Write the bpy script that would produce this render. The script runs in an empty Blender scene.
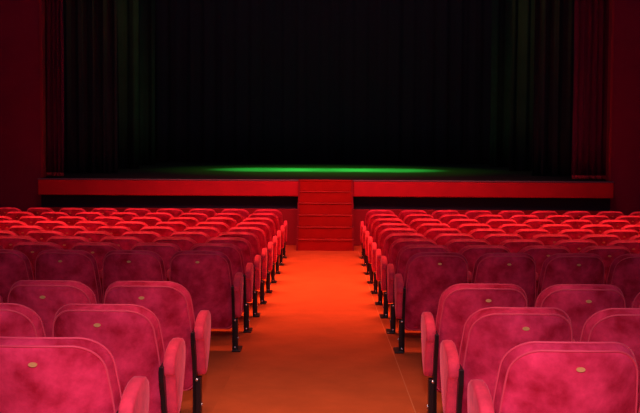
import bpy, bmesh, math, random
from mathutils import Vector, Matrix, Euler
random.seed(7)
C = bpy.context.scene.collection
scn = bpy.context.scene
EYE = 1.956

# ---------------------------------------------------------------- camera
cd = bpy.data.cameras.new('camera'); cam = bpy.data.objects.new('camera', cd); C.objects.link(cam)
cd.sensor_width = 36; cd.lens = 780 / 640 * 36; cd.shift_y = -32.5 / 640; cd.clip_end = 200
cam.location = (0.075, 0, EYE)
cam.rotation_euler = (Matrix.Rotation(math.radians(0.74), 4, 'Z') @ Matrix.Rotation(math.radians(90 - 2.5), 4, 'X')
                      @ Matrix.Rotation(math.radians(0.3), 4, 'Z')).to_euler()
scn.camera = cam

# ---------------------------------------------------------------- world, exposure
w = bpy.data.worlds.new('world'); scn.world = w; w.use_nodes = True
bg = w.node_tree.nodes['Background']; bg.inputs[0].default_value = (0.42, 0.38, 0.9, 1); bg.inputs[1].default_value = 0.10
vs = scn.view_settings
scn.display_settings.display_device = 'sRGB'
vs.view_transform = 'Standard'; vs.look = 'None'; vs.gamma = 1; vs.use_curve_mapping = False; vs.exposure = 0.0

# ---------------------------------------------------------------- lights
def area(name, loc, target, power, col, sx, sy=None, spread=180):
    l = bpy.data.lights.new(name, 'AREA'); l.energy = power; l.color = col; l.size = sx
    l.shape = 'RECTANGLE'; l.size_y = sy or sx; l.spread = math.radians(spread)
    o = bpy.data.objects.new(name, l); C.objects.link(o); o.location = loc
    o.rotation_euler = (Vector(target) - Vector(loc)).to_track_quat('-Z', 'Y').to_euler(); return o
def spot(name, loc, target, power, col, ang, blend, rad=0.1):
    l = bpy.data.lights.new(name, 'SPOT'); l.energy = power; l.color = col; l.spot_size = math.radians(ang)
    l.spot_blend = blend; l.shadow_soft_size = rad
    o = bpy.data.objects.new(name, l); C.objects.link(o); o.location = loc
    o.rotation_euler = (Vector(target) - Vector(loc)).to_track_quat('-Z', 'Y').to_euler(); return o
# warm lamps hung high over the front rows
area('house_lamp', (-2.7, 11.4, 7.4), (-2.7, 9.9, 0), 205, (1, 0.21, 0.10), 4.6, 1.0, 66)
area('house_lamp', (2.7, 11.4, 7.4), (2.7, 9.9, 0), 205, (1, 0.21, 0.10), 4.6, 1.0, 66)
area('stage_front_lamp', (0, 9.5, 7.4), (0, 14.8, 0.9), 84, (1, 0.14, 0.16), 6, 0.8, 50)
# added unseen lamps: a flash-like spot by the camera, a fill for near carpet
spot('flash_fill_lamp', (0.1, 0.25, EYE + 0.65), (0, 2.1, 0.3), 410, (1, 0.68, 0.78), 106, 1.0, 0.06)
area('carpet_fill_lamp', (0, 3.8, 4.6), (0, 4.0, 0), 12, (1, 0.42, 0.28), 1.2, 1.0, 54)
# green stage lamps on the lighting batten
for x in (-1.45, 0, 1.45):
    spot('green_stage_lamp', (x, 19.4, 7.2), (x, 19.7, 1.2), 15000, (0.05, 1, 0.12), 32, 1.0, 0.1)
spot('green_stage_wash', (0, 19.2, 8.2), (0, 19.7, 1.2), 2300, (0.28, 1, 0.04), 70, 1.0, 0.1)
for x in (-4.0, 0, 4.0):
    spot('amber_stage_lamp', (x, 18.2, 7.2), (x, 19.6, 1.2), 4, (0.8, 0.8, 0.10), 95, 1.0, 0.2)

for s_ in (-1, 1):
    spot('amber_side_lamp', (s_ * 2.2, 16.0, 8.0), (s_ * 5.3, 19.6, 3.2), 90, (1, 0.85, 0.3), 60, 1.0, 0.2)

# ---------------------------------------------------------------- materials
def mat(name, col, rough=0.6, metal=0, sheen=0, sheen_tint=(1, 1, 1), noise=0, nscale=8, bump=0, bscale=300, col2=None, spec=0.5, emis=None):
    m = bpy.data.materials.new(name); m.use_nodes = True
    nt = m.node_tree; b = nt.nodes['Principled BSDF']
    b.inputs['Base Color'].default_value = (*col, 1); b.inputs['Roughness'].default_value = rough
    b.inputs['Metallic'].default_value = metal; b.inputs['Specular IOR Level'].default_value = spec
    if sheen:
        b.inputs['Sheen Weight'].default_value = sheen; b.inputs['Sheen Tint'].default_value = (*sheen_tint, 1)
        b.inputs['Sheen Roughness'].default_value = 0.35
    tc = nt.nodes.new('ShaderNodeTexCoord')
    if noise:
        oi = nt.nodes.new('ShaderNodeObjectInfo')
        ad = nt.nodes.new('ShaderNodeVectorMath'); ad.operation = 'ADD'
        mu = nt.nodes.new('ShaderNodeMath'); mu.operation = 'MULTIPLY'; mu.inputs[1].default_value = 37.0
        nt.links.new(oi.outputs['Random'], mu.inputs[0])
        nt.links.new(tc.outputs['Object'], ad.inputs[0]); nt.links.new(mu.outputs[0], ad.inputs[1])
        n = nt.nodes.new('ShaderNodeTexNoise'); n.inputs['Scale'].default_value = nscale; n.inputs['Detail'].default_value = 5
        n.inputs['Roughness'].default_value = 0.6
        nt.links.new(ad.outputs[0], n.inputs['Vector'])
        r = nt.nodes.new('ShaderNodeValToRGB')
        r.color_ramp.elements[0].position = 0.32; r.color_ramp.elements[1].position = 0.72
        c2 = col2 or tuple(min(1, c * (1 + noise)) for c in col)
        r.color_ramp.elements[0].color = (*[c * (1 - noise * 0.6) for c in col], 1)
        r.color_ramp.elements[1].color = (*c2, 1)
        nt.links.new(n.outputs['Fac'], r.inputs[0]); nt.links.new(r.outputs[0], b.inputs['Base Color'])
    if bump:
        n2 = nt.nodes.new('ShaderNodeTexNoise'); n2.inputs['Scale'].default_value = bscale
        bp = nt.nodes.new('ShaderNodeBump'); bp.inputs['Strength'].default_value = bump; bp.inputs['Distance'].default_value = 0.01
        nt.links.new(tc.outputs['Object'], n2.inputs['Vector']); nt.links.new(n2.outputs['Fac'], bp.inputs['Height'])
        nt.links.new(bp.outputs[0], b.inputs['Normal'])
    return m
M = {}
M['velvet'] = mat('red_velvet', (0.50, 0.008, 0.04), 0.85, sheen=0.2, sheen_tint=(1, 0.07, 0.2), noise=0.48, nscale=8, col2=(0.85, 0.05, 0.15), spec=0.15)
M['velvet_arm'] = mat('lit_arm_velvet', (0.72, 0.05, 0.10), 0.85, sheen=0.4, sheen_tint=(1, 0.25, 0.35), noise=0.3, nscale=12, spec=0.15)  # paler, pinker than the seat velvet: light on the arm pads put into the colour
M['piping'] = mat('red_piping', (0.7, 0.06, 0.12), 0.6, sheen=0.4, sheen_tint=(1, 0.25, 0.3), spec=0.3)
M['brass'] = mat('brass_plate', (0.80, 0.48, 0.18), 0.5, metal=0.5)
M['black_steel'] = mat('black_steel', (0.008, 0.008, 0.011), 0.35)
M['chrome'] = mat('bright_bolt', (0.8, 0.8, 0.75), 0.25, metal=0.9)
M['carpet'] = mat('orange_red_carpet', (0.58, 0.120, 0.034), 0.95, noise=0.14, nscale=3.0, bump=0.3, bscale=220, spec=0.05)
M['carpet_run'] = mat('orange_red_runner', (0.60, 0.125, 0.035), 0.95, noise=0.14, nscale=3.0, bump=0.3, bscale=220, spec=0.05)
M['binding'] = mat('runner_binding', (0.68, 0.20, 0.06), 0.9)
M['step_carpet'] = mat('red_step_carpet', (0.42, 0.018, 0.014), 0.95, noise=0.12, nscale=4, spec=0.05)
M['nosing'] = mat('step_nosing', (0.5, 0.04, 0.025), 0.85)
M['fascia'] = mat('red_fascia_cloth', (0.55, 0.008, 0.02), 0.8, noise=0.12, nscale=3)
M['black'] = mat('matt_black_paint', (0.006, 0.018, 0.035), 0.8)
M['stage_floor'] = mat('dark_stage_boards', (0.02, 0.027, 0.02), 0.95, noise=0.2, nscale=2, spec=0.06)
M['edge'] = mat('stage_edge_metal', (0.25, 0.2, 0.2), 0.5, metal=0.5)
M['wall'] = mat('dark_red_wall', (0.25, 0.004, 0.05), 0.85, noise=0.1, nscale=2)
M['wall_low'] = mat('red_stage_front_panel', (0.30, 0.006, 0.015), 0.8)
M['trim'] = mat('red_pilaster', (0.34, 0.010, 0.03), 0.6)
M['drape'] = mat('dark_red_drape', (0.16, 0.008, 0.05), 0.9, sheen=0.3, sheen_tint=(1, 0.2, 0.3))
M['hem'] = mat('lit_drape_hem', (0.5, 0.05, 0.06), 0.9)  # same cloth as the drape, with the light caught at its foot coloured in
M['black_cloth'] = mat('black_stage_cloth', (0.045, 0.07, 0.055), 0.95, noise=0.2, nscale=1.5, spec=0.05)
M['backcloth'] = mat('black_backcloth', (0.075, 0.055, 0.07), 0.95, spec=0.05)

# ---------------------------------------------------------------- helpers
def obj(name, bm, m, parent=None, smooth=True, bevel=0):
    me = bpy.data.meshes.new(name); bmesh.ops.recalc_face_normals(bm, faces=bm.faces); bm.to_mesh(me); bm.free()
    me.materials.append(m)
    for p in me.polygons: p.use_smooth = smooth
    o = bpy.data.objects.new(name, me); C.objects.link(o)
    if parent: o.parent = parent
    if bevel:
        md = o.modifiers.new('bevel', 'BEVEL'); md.width = bevel; md.segments = 2; md.limit_method = 'ANGLE'
    return o
def box(bm, x0, x1, y0, y1, z0, z1):
    v = [bm.verts.new(p) for p in ((x0,y0,z0),(x1,y0,z0),(x1,y1,z0),(x0,y1,z0),(x0,y0,z1),(x1,y0,z1),(x1,y1,z1),(x0,y1,z1))]
    for f in ((0,3,2,1),(4,5,6,7),(0,1,5,4),(1,2,6,5),(2,3,7,6),(3,0,4,7)): bm.faces.new([v[i] for i in f])
def boxo(name, m, dims, parent=None, bevel=0):
    bm = bmesh.new(); box(bm, *dims); return obj(name, bm, m, parent, False, bevel)
def tube(bm, pts, r, closed=False, seg=8):
    n = len(pts); rings = []
    for i, p in enumerate(pts):
        p = Vector(p); a = Vector(pts[(i-1) % n] if closed or i else pts[0]); b = Vector(pts[(i+1) % n] if closed or i < n-1 else pts[-1])
        t = (b - a).normalized(); u = t.cross(Vector((0, 1, 0.13))).normalized(); v = t.cross(u)
        rings.append([bm.verts.new(p + u * r * math.cos(k*2*math.pi/seg) + v * r * math.sin(k*2*math.pi/seg)) for k in range(seg)])
    for i in range(n if closed else n-1):
        A, B = rings[i], rings[(i+1) % n]
        for k in range(seg): bm.faces.new((A[k], A[(k+1) % seg], B[(k+1) % seg], B[k]))
    if not closed: bm.faces.new(rings[0]); bm.faces.new(rings[-1])
def empty(name, loc, label, cat, group=None):
    o = bpy.data.objects.new(name, None); C.objects.link(o); o.location = loc; o.empty_display_size = 0.2
    o['label'] = label; o['category'] = cat
    if group: o['group'] = group
    return o
def tag(o, label, cat, group=None):
    o['label'] = label; o['category'] = cat
    if group: o['group'] = group
def struct(o): o['kind'] = 'structure'; return o
def kids(o): return [c for c in bpy.data.objects if c.parent == o]
def dup(o, parent=None):
    c = o.copy(); C.objects.link(c); c.parent = parent
    for ch in kids(o): dup(ch, c)
    return c

def floor_z(y):
    s = 0.058 * math.sin(math.pi * (y - 6.1) / 6.9) if 6.1 < y < 13.0 else (-0.016 * (5.9 - y) if y < 5.9 else 0)
    return EYE - 1.436 - 0.038 * y - s

# ---------------------------------------------------------------- the room
FY = 13.68       # foot of the steps
SY = 14.70       # stage front
SZ = 1.20        # stage level
def sheet(x0, x1, y0, y1, dz, thick, ny=80):
    bm = bmesh.new(); rows = []
    for j in range(ny + 1):
        y = y0 + (y1 - y0) * j / ny; z = floor_z(y) + dz
        rows.append([bm.verts.new((x0, y, z - thick)), bm.verts.new((x1, y, z - thick)), bm.verts.new((x1, y, z)), bm.verts.new((x0, y, z))])
    for a, b in zip(rows, rows[1:]):
        for k in range(4): bm.faces.new((a[k], a[(k+1) % 4], b[(k+1) % 4], b[k]))
    bm.faces.new(rows[0]); bm.faces.new(rows[-1]); return bm
struct(obj('floor', sheet(-7.4, 7.4, -1.5, 15.2, 0, 0.2), M['carpet'], smooth=False))
run = obj('aisle_carpet', sheet(-0.60, 0.575, -1.0, FY - 0.025, 0.006, 0.006), M['carpet_run'], smooth=False)
tag(run, 'long orange-red carpet runner down the centre aisle to the stage steps', 'carpet')
o = obj('edge_binding', sheet(0.575, 0.582, -1.0, FY - 0.01, 0.007, 0.007), M['binding'], run, smooth=False); o['label'] = 'pale binding along the right edge'
struct(boxo('wall_left', M['wall'], (-7.6, -7.4, -1.5, 15.1, -0.6, 7)))
struct(boxo('wall_right', M['wall'], (7.4, 7.6, -1.5, 15.1, -0.6, 7)))
# proscenium wall either side of the opening
PL, PR = -5.51, 5.45
struct(boxo('wall_front_left', M['wall'], (-7.4, PL, 15.0, 15.12, -0.4, 7)))
struct(boxo('wall_front_right', M['wall'], (PR, 7.4, 15.0, 15.12, -0.4, 7)))
struct(boxo('wall_front_upper', M['wall'], (PL, PR, 15.0, 15.12, 5.8, 7)))
struct(boxo('trim_1', M['trim'], (PL - 0.0, PL + 0.05, 14.97, 15.13, SZ, 5.8), bevel=0.008))
struct(boxo('trim_2', M['trim'], (PR - 0.05, PR, 14.97, 15.13, SZ, 5.8), bevel=0.008))
# stage house
struct(boxo('wall_stage_left', M['backcloth'], (-8.2, -8.0, 15.3, 26.2, -0.4, 9)))
struct(boxo('wall_stage_right', M['backcloth'], (8.0, 8.2, 15.3, 26.2, -0.4, 9)))
struct(boxo('wall_back', M['backcloth'], (-8.2, 8.2, 26.0, 26.2, -0.4, 9)))

# ---------------------------------------------------------------- stage
st = empty('stage', (0, SY, 0), 'raised theatre stage with red fascia band across the front', 'stage')
st.location = (0, 0, 0)
bm = bmesh.new(); box(bm, -5.42, 5.42, SY + 0.02, 15.0, SZ - 0.06, SZ); box(bm, PL, PR, 15.0, 15.12, SZ - 0.06, SZ); box(bm, -7.96, 7.96, 15.12, 25.96, SZ - 0.06, SZ)
obj('stage_floor', bm, M['stage_floor'], st, False)['label'] = 'dark boarded stage floor under green light'
for s in (-1, 1):
    x0, x1 = (-5.46, -0.51) if s < 0 else (0.51, 5.40)
    f = boxo('fascia', M['fascia'], (x0, x1, SY - 0.03, SY + 0.05, SZ - 0.31, SZ - 0.02), st, 0.02); f['label'] = 'bright red padded fascia band'
    e = boxo('edge_strip', M['edge'], (x0, x1, SY - 0.035, SY + 0.02, SZ - 0.02, SZ + 0.004), st, 0.004); e['label'] = 'thin grey edge strip'
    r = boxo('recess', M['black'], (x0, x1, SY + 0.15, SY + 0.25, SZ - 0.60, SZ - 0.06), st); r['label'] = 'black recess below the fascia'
    p = boxo('front_panel', M['wall_low'], (x0, x1, SY + 0.02, SY + 0.15, floor_z(SY) + 0.0, SZ - 0.56), st, 0.005); p['label'] = 'dark red lower panel'
# ---------------------------------------------------------------- steps
sp = empty('stage_steps', (0, FY, 0), 'red carpeted flight of six steps from the aisle up to the stage', 'steps')
sp.location = (0.0, 0, 0)
SX0, SX1 = -0.485, 0.475
z0 = floor_z(FY); n = 6; rh = (SZ - z0) / n; td = (SY - FY - 0.10) / (n - 1) 
bm = bmesh.new()
prof = [(FY, z0)]
for k in range(n):
    prof.append((FY + td * k, z0 + rh * (k + 1)))
    prof.append((FY + td * (k + 1), z0 + rh * (k + 1)))
prof[-1] = (SY + 0.16, SZ); prof.append((SY + 0.16, z0 - 0.02)); prof.append((FY, z0 - 0.02))
for k in range(n):   # each tread as a solid riser block
    y0 = FY + td * k
    box(bm, SX0, SX1, y0, SY if k < n-1 else SY + 0.018, (z0 - 0.03 if k == 0 else z0 + rh * k), z0 + rh * (k + 1) + (0.006 if k == n-1 else 0))
obj('steps_body', bm, M['step_carpet'], sp, False, 0.006)
for k in range(n):
    y0 = FY + td * k; zt = z0 + rh * (k + 1) + (0.006 if k == n-1 else 0)
    boxo('nosing', M['nosing'], (SX0 + 0.005, SX1 - 0.005, y0 - 0.014, y0 + 0.02, zt - 0.012, zt + 0.004), sp, 0.003)
for s in (-1, 1):
    bm = bmesh.new()
    xa, xb = (SX0 - 0.03, SX0) if s < 0 else (SX1, SX1 + 0.03)
    pts = []
    for k in range(n): pts += [(FY - 0.02 + td * k, z0 + rh * k if k else z0), (FY - 0.02 + td * k, z0 + rh * (k + 1) + 0.012)]
    pts += [(SY - 0.05, SZ + 0.0), (SY - 0.05, z0)]
    A = [bm.verts.new((xa, y, z)) for y, z in pts]; B = [bm.verts.new((xb, y, z)) for y, z in pts]
    bm.faces.new(A); bm.faces.new(B)
    for i in range(len(pts)): bm.faces.new((A[i], A[(i+1) % len(pts)], B[(i+1) % len(pts)], B[i]))
    obj('side_board', bm, M['wall_low'], sp, False)['label'] = 'dark red side board'

# ---------------------------------------------------------------- drapes
def drape_bm(x0, x1, y, z0, z1, amp, folds, thick=0.012, seed=0, nz=6):
    rnd = random.Random(seed); N = max(24, int(folds * 14)); bm = bmesh.new(); ph = rnd.uniform(0, 6)
    amps = [rnd.uniform(0.6, 1.2) for _ in range(int(folds) + 3)]
    F, B = [], []
    for i in range(N + 1):
        u = i / N; a = amps[int(u * folds)] * amp
        yy = y + a * math.sin(u * folds * 2 * math.pi + ph) + 0.3 * a * math.sin(u * folds * 4.7 * math.pi)
        cf, cb = [], []
        for j in range(nz + 1):
            v = j / nz; zz = z0 + (z1 - z0) * v; xx = x0 + (x1 - x0) * u + 0.01 * math.sin(v * 5 + i)
            cf.append(bm.verts.new((xx, yy - thick / 2, zz))); cb.append(bm.verts.new((xx, yy + thick / 2, zz)))
        F.append(cf); B.append(cb)
    for i in range(N):
        for j in range(nz):
            bm.faces.new((F[i][j], F[i+1][j], F[i+1][j+1], F[i][j+1])); bm.faces.new((B[i][j], B[i][j+1], B[i+1][j+1], B[i+1][j]))
        bm.faces.new((F[i][0], B[i][0], B[i+1][0], F[i+1][0])); bm.faces.new((F[i][nz], F[i+1][nz], B[i+1][nz], B[i][nz]))
    for k in (0, N):
        for j in range(nz): bm.faces.new((F[k][j], F[k][j+1], B[k][j+1], B[k][j]))
    return bm
for side, (a, b), nm in ((-1, (-5.65, -5.27), 'left'), (1, (4.90, 5.62), 'right')):
    t = empty('stage_curtain', (0, 15.6, SZ), 'dark red velvet curtain gathered at the %s edge of the stage opening' % nm, 'curtain')
    t.location = (0, 0, 0)
    obj('cloth', drape_bm(a, b, 15.62, SZ + 0.07, 6.5, 0.05, 4 if side < 0 else 6, seed=3 + side), M['drape'], t)
    obj('hem', drape_bm(a, b, 15.58, SZ + 0.004, SZ + 0.075, 0.05, 4 if side < 0 else 6, thick=0.03, seed=3 + side, nz=2), M['hem'], t)['label'] = 'red hem along the bottom, coloured paler where it catches light'
legs = [(-1, -6.4, -4.55, 17.0), (-1, -7.0, -4.75, 19.6), (-1, -7.6, -4.95, 22.4), (1, 4.45, 6.4, 17.0), (1, 4.55, 7.0, 19.6), (1, 4.65, 7.6, 22.4)]
nth = {17.0: 'nearest the audience', 19.6: 'between two other black side cloths', 22.4: 'deepest on the stage'}
for i, (s, a, b, y) in enumerate(legs):
    o = obj('stage_leg_curtain', drape_bm(a, b, y, SZ + 0.01, 8.5, 0.06, 7, seed=20 + i), M['black_cloth'])
    tag(o, 'tall black side cloth on the %s of the stage, %s' % ('left' if s < 0 else 'right', nth[y]), 'curtain', 'black side cloths flanking the stage')
o = obj('backdrop', drape_bm(-7.7, 7.7, 25.4, SZ + 0.01, 8.5, 0.05, 30, seed=40), M['backcloth'])
tag(o, 'wide black backcloth hanging across the rear of the dark stage', 'curtain')

# ---------------------------------------------------------------- theatre seats
H = 0.797; REC = 0.215
def outline(hwb, hwt, zb, zt, rt, rb, n=9):
    pts = []
    def arc(cx, cz, r, a0, a1):
        for k in range(n + 1):
            a = math.radians(a0 + (a1 - a0) * k / n); pts.append((cx + r * math.cos(a), cz + r * math.sin(a)))
    arc(hwt - rt, zt - rt, rt, 5, 90)
    for k in range(1, 8): pts.append(((hwt - rt) * (1 - k / 4), zt + 0.004 * (1 - (1 - k / 4) ** 2)))
    arc(-(hwt - rt), zt - rt, rt, 90, 175)
    for k in range(1, 6): pts.append((-(hwt + (hwb - hwt) * (1 - (1 - k / 6) ** 3)), zt - rt + (zb + rb - zt + rt) * k / 6))
    arc(-(hwb - rb), zb + rb, rb, 180, 270)
    arc(hwb - rb, zb + rb, rb, 270, 360)
    for k in range(5, 0, -1): pts.append(((hwt + (hwb - hwt) * (1 - (1 - k / 6) ** 3)), zt - rt + (zb + rb - zt + rt) * k / 6))
    return pts
def warp(x, z, d): return (x, REC * (H - z) + 1.35 * x * x + d, z)
def loft(ol, layers, cz, off=0):
    bm = bmesh.new(); rings = []
    for s, d in layers: rings.append([bm.verts.new(warp(x * s, cz + (z - cz) * s, d + off)) for x, z in ol])
    N = len(ol)
    for A, B in zip(rings, rings[1:]):
        for k in range(N): bm.faces.new((A[k], A[(k+1) % N], B[(k+1) % N], B[k]))
    for R_, d in ((rings[0], layers[0][1]), (rings[-1], layers[-1][1])):
        c = bm.verts.new(warp(0, cz, d + off))
        for k in range(N): bm.faces.new((R_[k], R_[(k+1) % N], c))
    return bm
def panel(bm, prof, x0, x1):
    A = [bm.verts.new((x0, y, z)) for y, z in prof]; B = [bm.verts.new((x1, y, z)) for y, z in prof]; N = len(prof)
    bm.faces.new(A); bm.faces.new(B)
    for k in range(N): bm.faces.new((A[k], A[(k+1) % N], B[(k+1) % N], B[k]))
def smooth_prof(p, n=5):
    out = []; N = len(p)
    for i in range(N):
        p0, p1, p2, p3 = [Vector(p[(i + k - 1) % N]) for k in range(4)]
        for j in range(n):
            t = j / n
            out.append(tuple(0.5 * ((2*p1) + (p2-p0)*t + (2*p0-5*p1+4*p2-p3)*t*t + (3*p1-p0-3*p2+p3)*t**3)))
    return out
OB = outline(0.2595, 0.238, 0.15, H, 0.122, 0.05)
CZ = 0.47
def padded(bm, prof, x0, x1):      # soft rounded panel
    ps = smooth_prof(prof); cy = sum(p[0] for p in ps) / len(ps); cz = sum(p[1] for p in ps) / len(ps)
    xm = (x0 + x1) / 2; hw = (x1 - x0) / 2; rings = []
    for fx, ins in ((-1, 0.022), (-0.94, 0.010), (-0.7, 0.002), (0, 0), (0.7, 0.002), (0.94, 0.010), (1, 0.022)):
        ring = []
        for y, z in ps:
            d = Vector((cy - y, cz - z)); L = d.length; d = d / L * ins
            ring.append(bm.verts.new((xm + fx * hw, y + d.x, z + d.y)))
        rings.append(ring)
    N = len(ps)
    for A, B in zip(rings, rings[1:]):
        for k in range(N): bm.faces.new((A[k], A[(k+1) % N], B[(k+1) % N], B[k]))
    for R_, fx in ((rings[0], -1), (rings[-1], 1)):
        c = bm.verts.new((xm + fx * hw * 1.02, cy, cz))
        for k in range(N): bm.faces.new((R_[k], R_[(k+1) % N], c))
def make_seat(side, aisle):
    """side = -1: left block (arm on +x); +1: right block (arm on -x)"""
    t = empty('theatre_seat', (0, 0, 0), 'x', 'seat')
    b = loft(OB, [(0.4, 0.002), (0.75, 0.004), (0.89, 0.008), (0.94, 0.014), (0.955, 0.022), (0.985, 0.040), (1.0, 0.056), (1.0, 0.066), (0.975, 0.080), (0.9, 0.09), (0.7, 0.10), (0.3, 0.105)], CZ)
    bo = obj('backrest', b, M['velvet'], t)
    bm = bmesh.new()
    for s, d in ((0.95, 0.014), (1.003, 0.061)):
        tube(bm, [warp(x * s, CZ + (z - CZ) * s, d) for x, z in OB], 0.0042, True, 6)
    obj('piping', bm, M['piping'], bo)['label'] = 'pink-red piping round the backrest edges'
    bm = bmesh.new(); tube(bm, [warp(0, H - 0.075, -0.001), warp(0, H - 0.075, 0.012)], 0.008, False, 16)
    for v in bm.verts: v.co.x *= 1.9
    obj('number_plate', bm, M['brass'], bo, False)['label'] = 'small oval brass plate'
    oc = outline(0.205, 0.21, 0.34, 0.70, 0.05, 0.05)
    obj('seat_cushion', loft(oc, [(0.5, 0.008), (0.9, 0.01), (0.97, 0.02), (1, 0.035), (1, 0.07), (0.96, 0.09), (0.7, 0.10)], 0.52, 0.112), M['velvet'], t)
    s = -side; ax = s * (0.290 if aisle else 0.265); hw = 0.027 if aisle else 0.024
    bm = bmesh.new()
    if aisle:
        padded(bm, [(0.10, 0.49), (0.105, 0.54), (0.16, 0.578), (0.25, 0.600), (0.33, 0.59), (0.375, 0.55), (0.375, 0.475), (0.345, 0.40), (0.28, 0.30), (0.21, 0.255), (0.165, 0.29), (0.145, 0.38), (0.12, 0.46)], ax - hw, ax + hw)
    else:
        padded(bm, [(0.24, 0.57), (0.24, 0.60), (0.27, 0.62), (0.32, 0.62), (0.38, 0.61), (0.40, 0.585), (0.38, 0.56), (0.31, 0.55), (0.26, 0.55)], ax - hw, ax + hw)
    obj('armrest', bm, M['velvet_arm'], t)
    bm = bmesh.new()
    if aisle:
        bx = ax - s * 0.030
        panel(bm, [(0.14, 0), (0.185, 0), (0.185, 0.52), (0.08, 0.52), (0.09, 0.45), (0.12, 0.38), (0.14, 0.27)], min(bx - s * 0.009, bx + s * 0.012), max(bx - s * 0.009, bx + s * 0.012))
        box(bm, ax - 0.038, ax + 0.006, 0.14, 0.185, 0, 0.255) if s > 0 else box(bm, ax - 0.006, ax + 0.038, 0.14, 0.185, 0, 0.255)
        box(bm, ax - 0.04, ax + 0.03, 0.11, 0.26, 0.0, 0.012)
    else:
        panel(bm, [(0.33, 0), (0.36, 0), (0.36, 0.552), (0.33, 0.552)], ax - 0.010, ax + 0.010)
        box(bm, ax - 0.02, ax + 0.02, 0.29, 0.40, 0.0, 0.012)
    # pivot bar under the tipped-up cushion, tying the backrest to the posts
    box(bm, -0.255 if s > 0 else -0.262, 0.262 if s > 0 else 0.255, 0.305, 0.335, 0.30, 0.33)
    if aisle: box(bm, min(s * 0.25, s * 0.27), max(s * 0.25, s * 0.27), 0.17, 0.33, 0.30, 0.33)
    post = obj('post', bm, M['black_steel'], t, False, 0.002)
    if aisle:
        for zz, yy in ((0.245, 0.139), (0.03, 0.139)):
            bm = bmesh.new(); bmesh.ops.create_uvsphere(bm, u_segments=10, v_segments=6, radius=0.009)
            for v in bm.verts: v.co = Vector((v.co.x, v.co.y * 0.6, v.co.z)) + Vector((ax - s * 0.016, yy, zz))
            obj('bolt', bm, M['chrome'], post)['label'] = 'bright bolt head'
        bm = bmesh.new(); bmesh.ops.create_cone(bm, cap_ends=True, segments=12, radius1=0.012, radius2=0.008, depth=0.008)
        for v in bm.verts: v.co = Vector((v.co.z, v.co.x, v.co.y)) + Vector((ax + s * 0.009, 0.162, 0.10))
        obj('bolt', bm, M['chrome'], post)['label'] = 'bright bolt head'
    return t
protos = {(sd, a): make_seat(sd, a) for sd in (-1, 1) for a in (True, False)}
used = set()
ordn = ['', 'first', 'second', 'third', 'fourth', 'fifth', 'sixth', 'seventh', 'eighth', 'ninth', 'tenth', 'eleventh', 'twelfth', 'thirteenth']
rows_y = [2.58, 3.31, 4.10] + [5.93 + 0.82 * k for k in range(9)]
def row_phrase(r):
    if r < 3: return ['closest row to the viewer', 'second closest row to the viewer', 'third closest row, just before the cross gap'][r]
    k = 12 - r
    return 'row nearest the stage' if k == 1 else ('first row past the cross gap' if r == 3 else '%s row from the stage' % ordn[k])
P = 0.53
for r, y in enumerate(rows_y):
    for side in (-1, 1):
        k = 0
        while True:
            xc = side * (0.92 + P * k) - ((0.02 if y > 5 else 0.008) if side < 0 else (0.004 * (y - 5.9) if y > 5 else 0))
            # keep every seat the frame can show
            px = 331 + (xc - side * 0.26 - 0.09) * 780 / (y + 0.1)
            if px < -12 or px > 652: break
            key = (side, k == 0)
            if key not in used: o = protos[key]; used.add(key)
            else: o = dup(protos[key])
            rj = random.Random(r * 100 + k + (50 if side > 0 else 0))
            o.location = (xc, y, floor_z(y + 0.12) ); o.rotation_euler = (0, 0, math.radians(rj.uniform(-0.5, 0.5)))
            blk = 'left' if side < 0 else 'right'
            pos = 'on the aisle' if k == 0 else '%s from aisle' % ordn[k + 1]
            o['label'] = 'red velvet seat %s, %s, %s block' % (pos, row_phrase(r), blk)
            o['group'] = 'red velvet theatre seats in the %s block' % blk
            k += 1
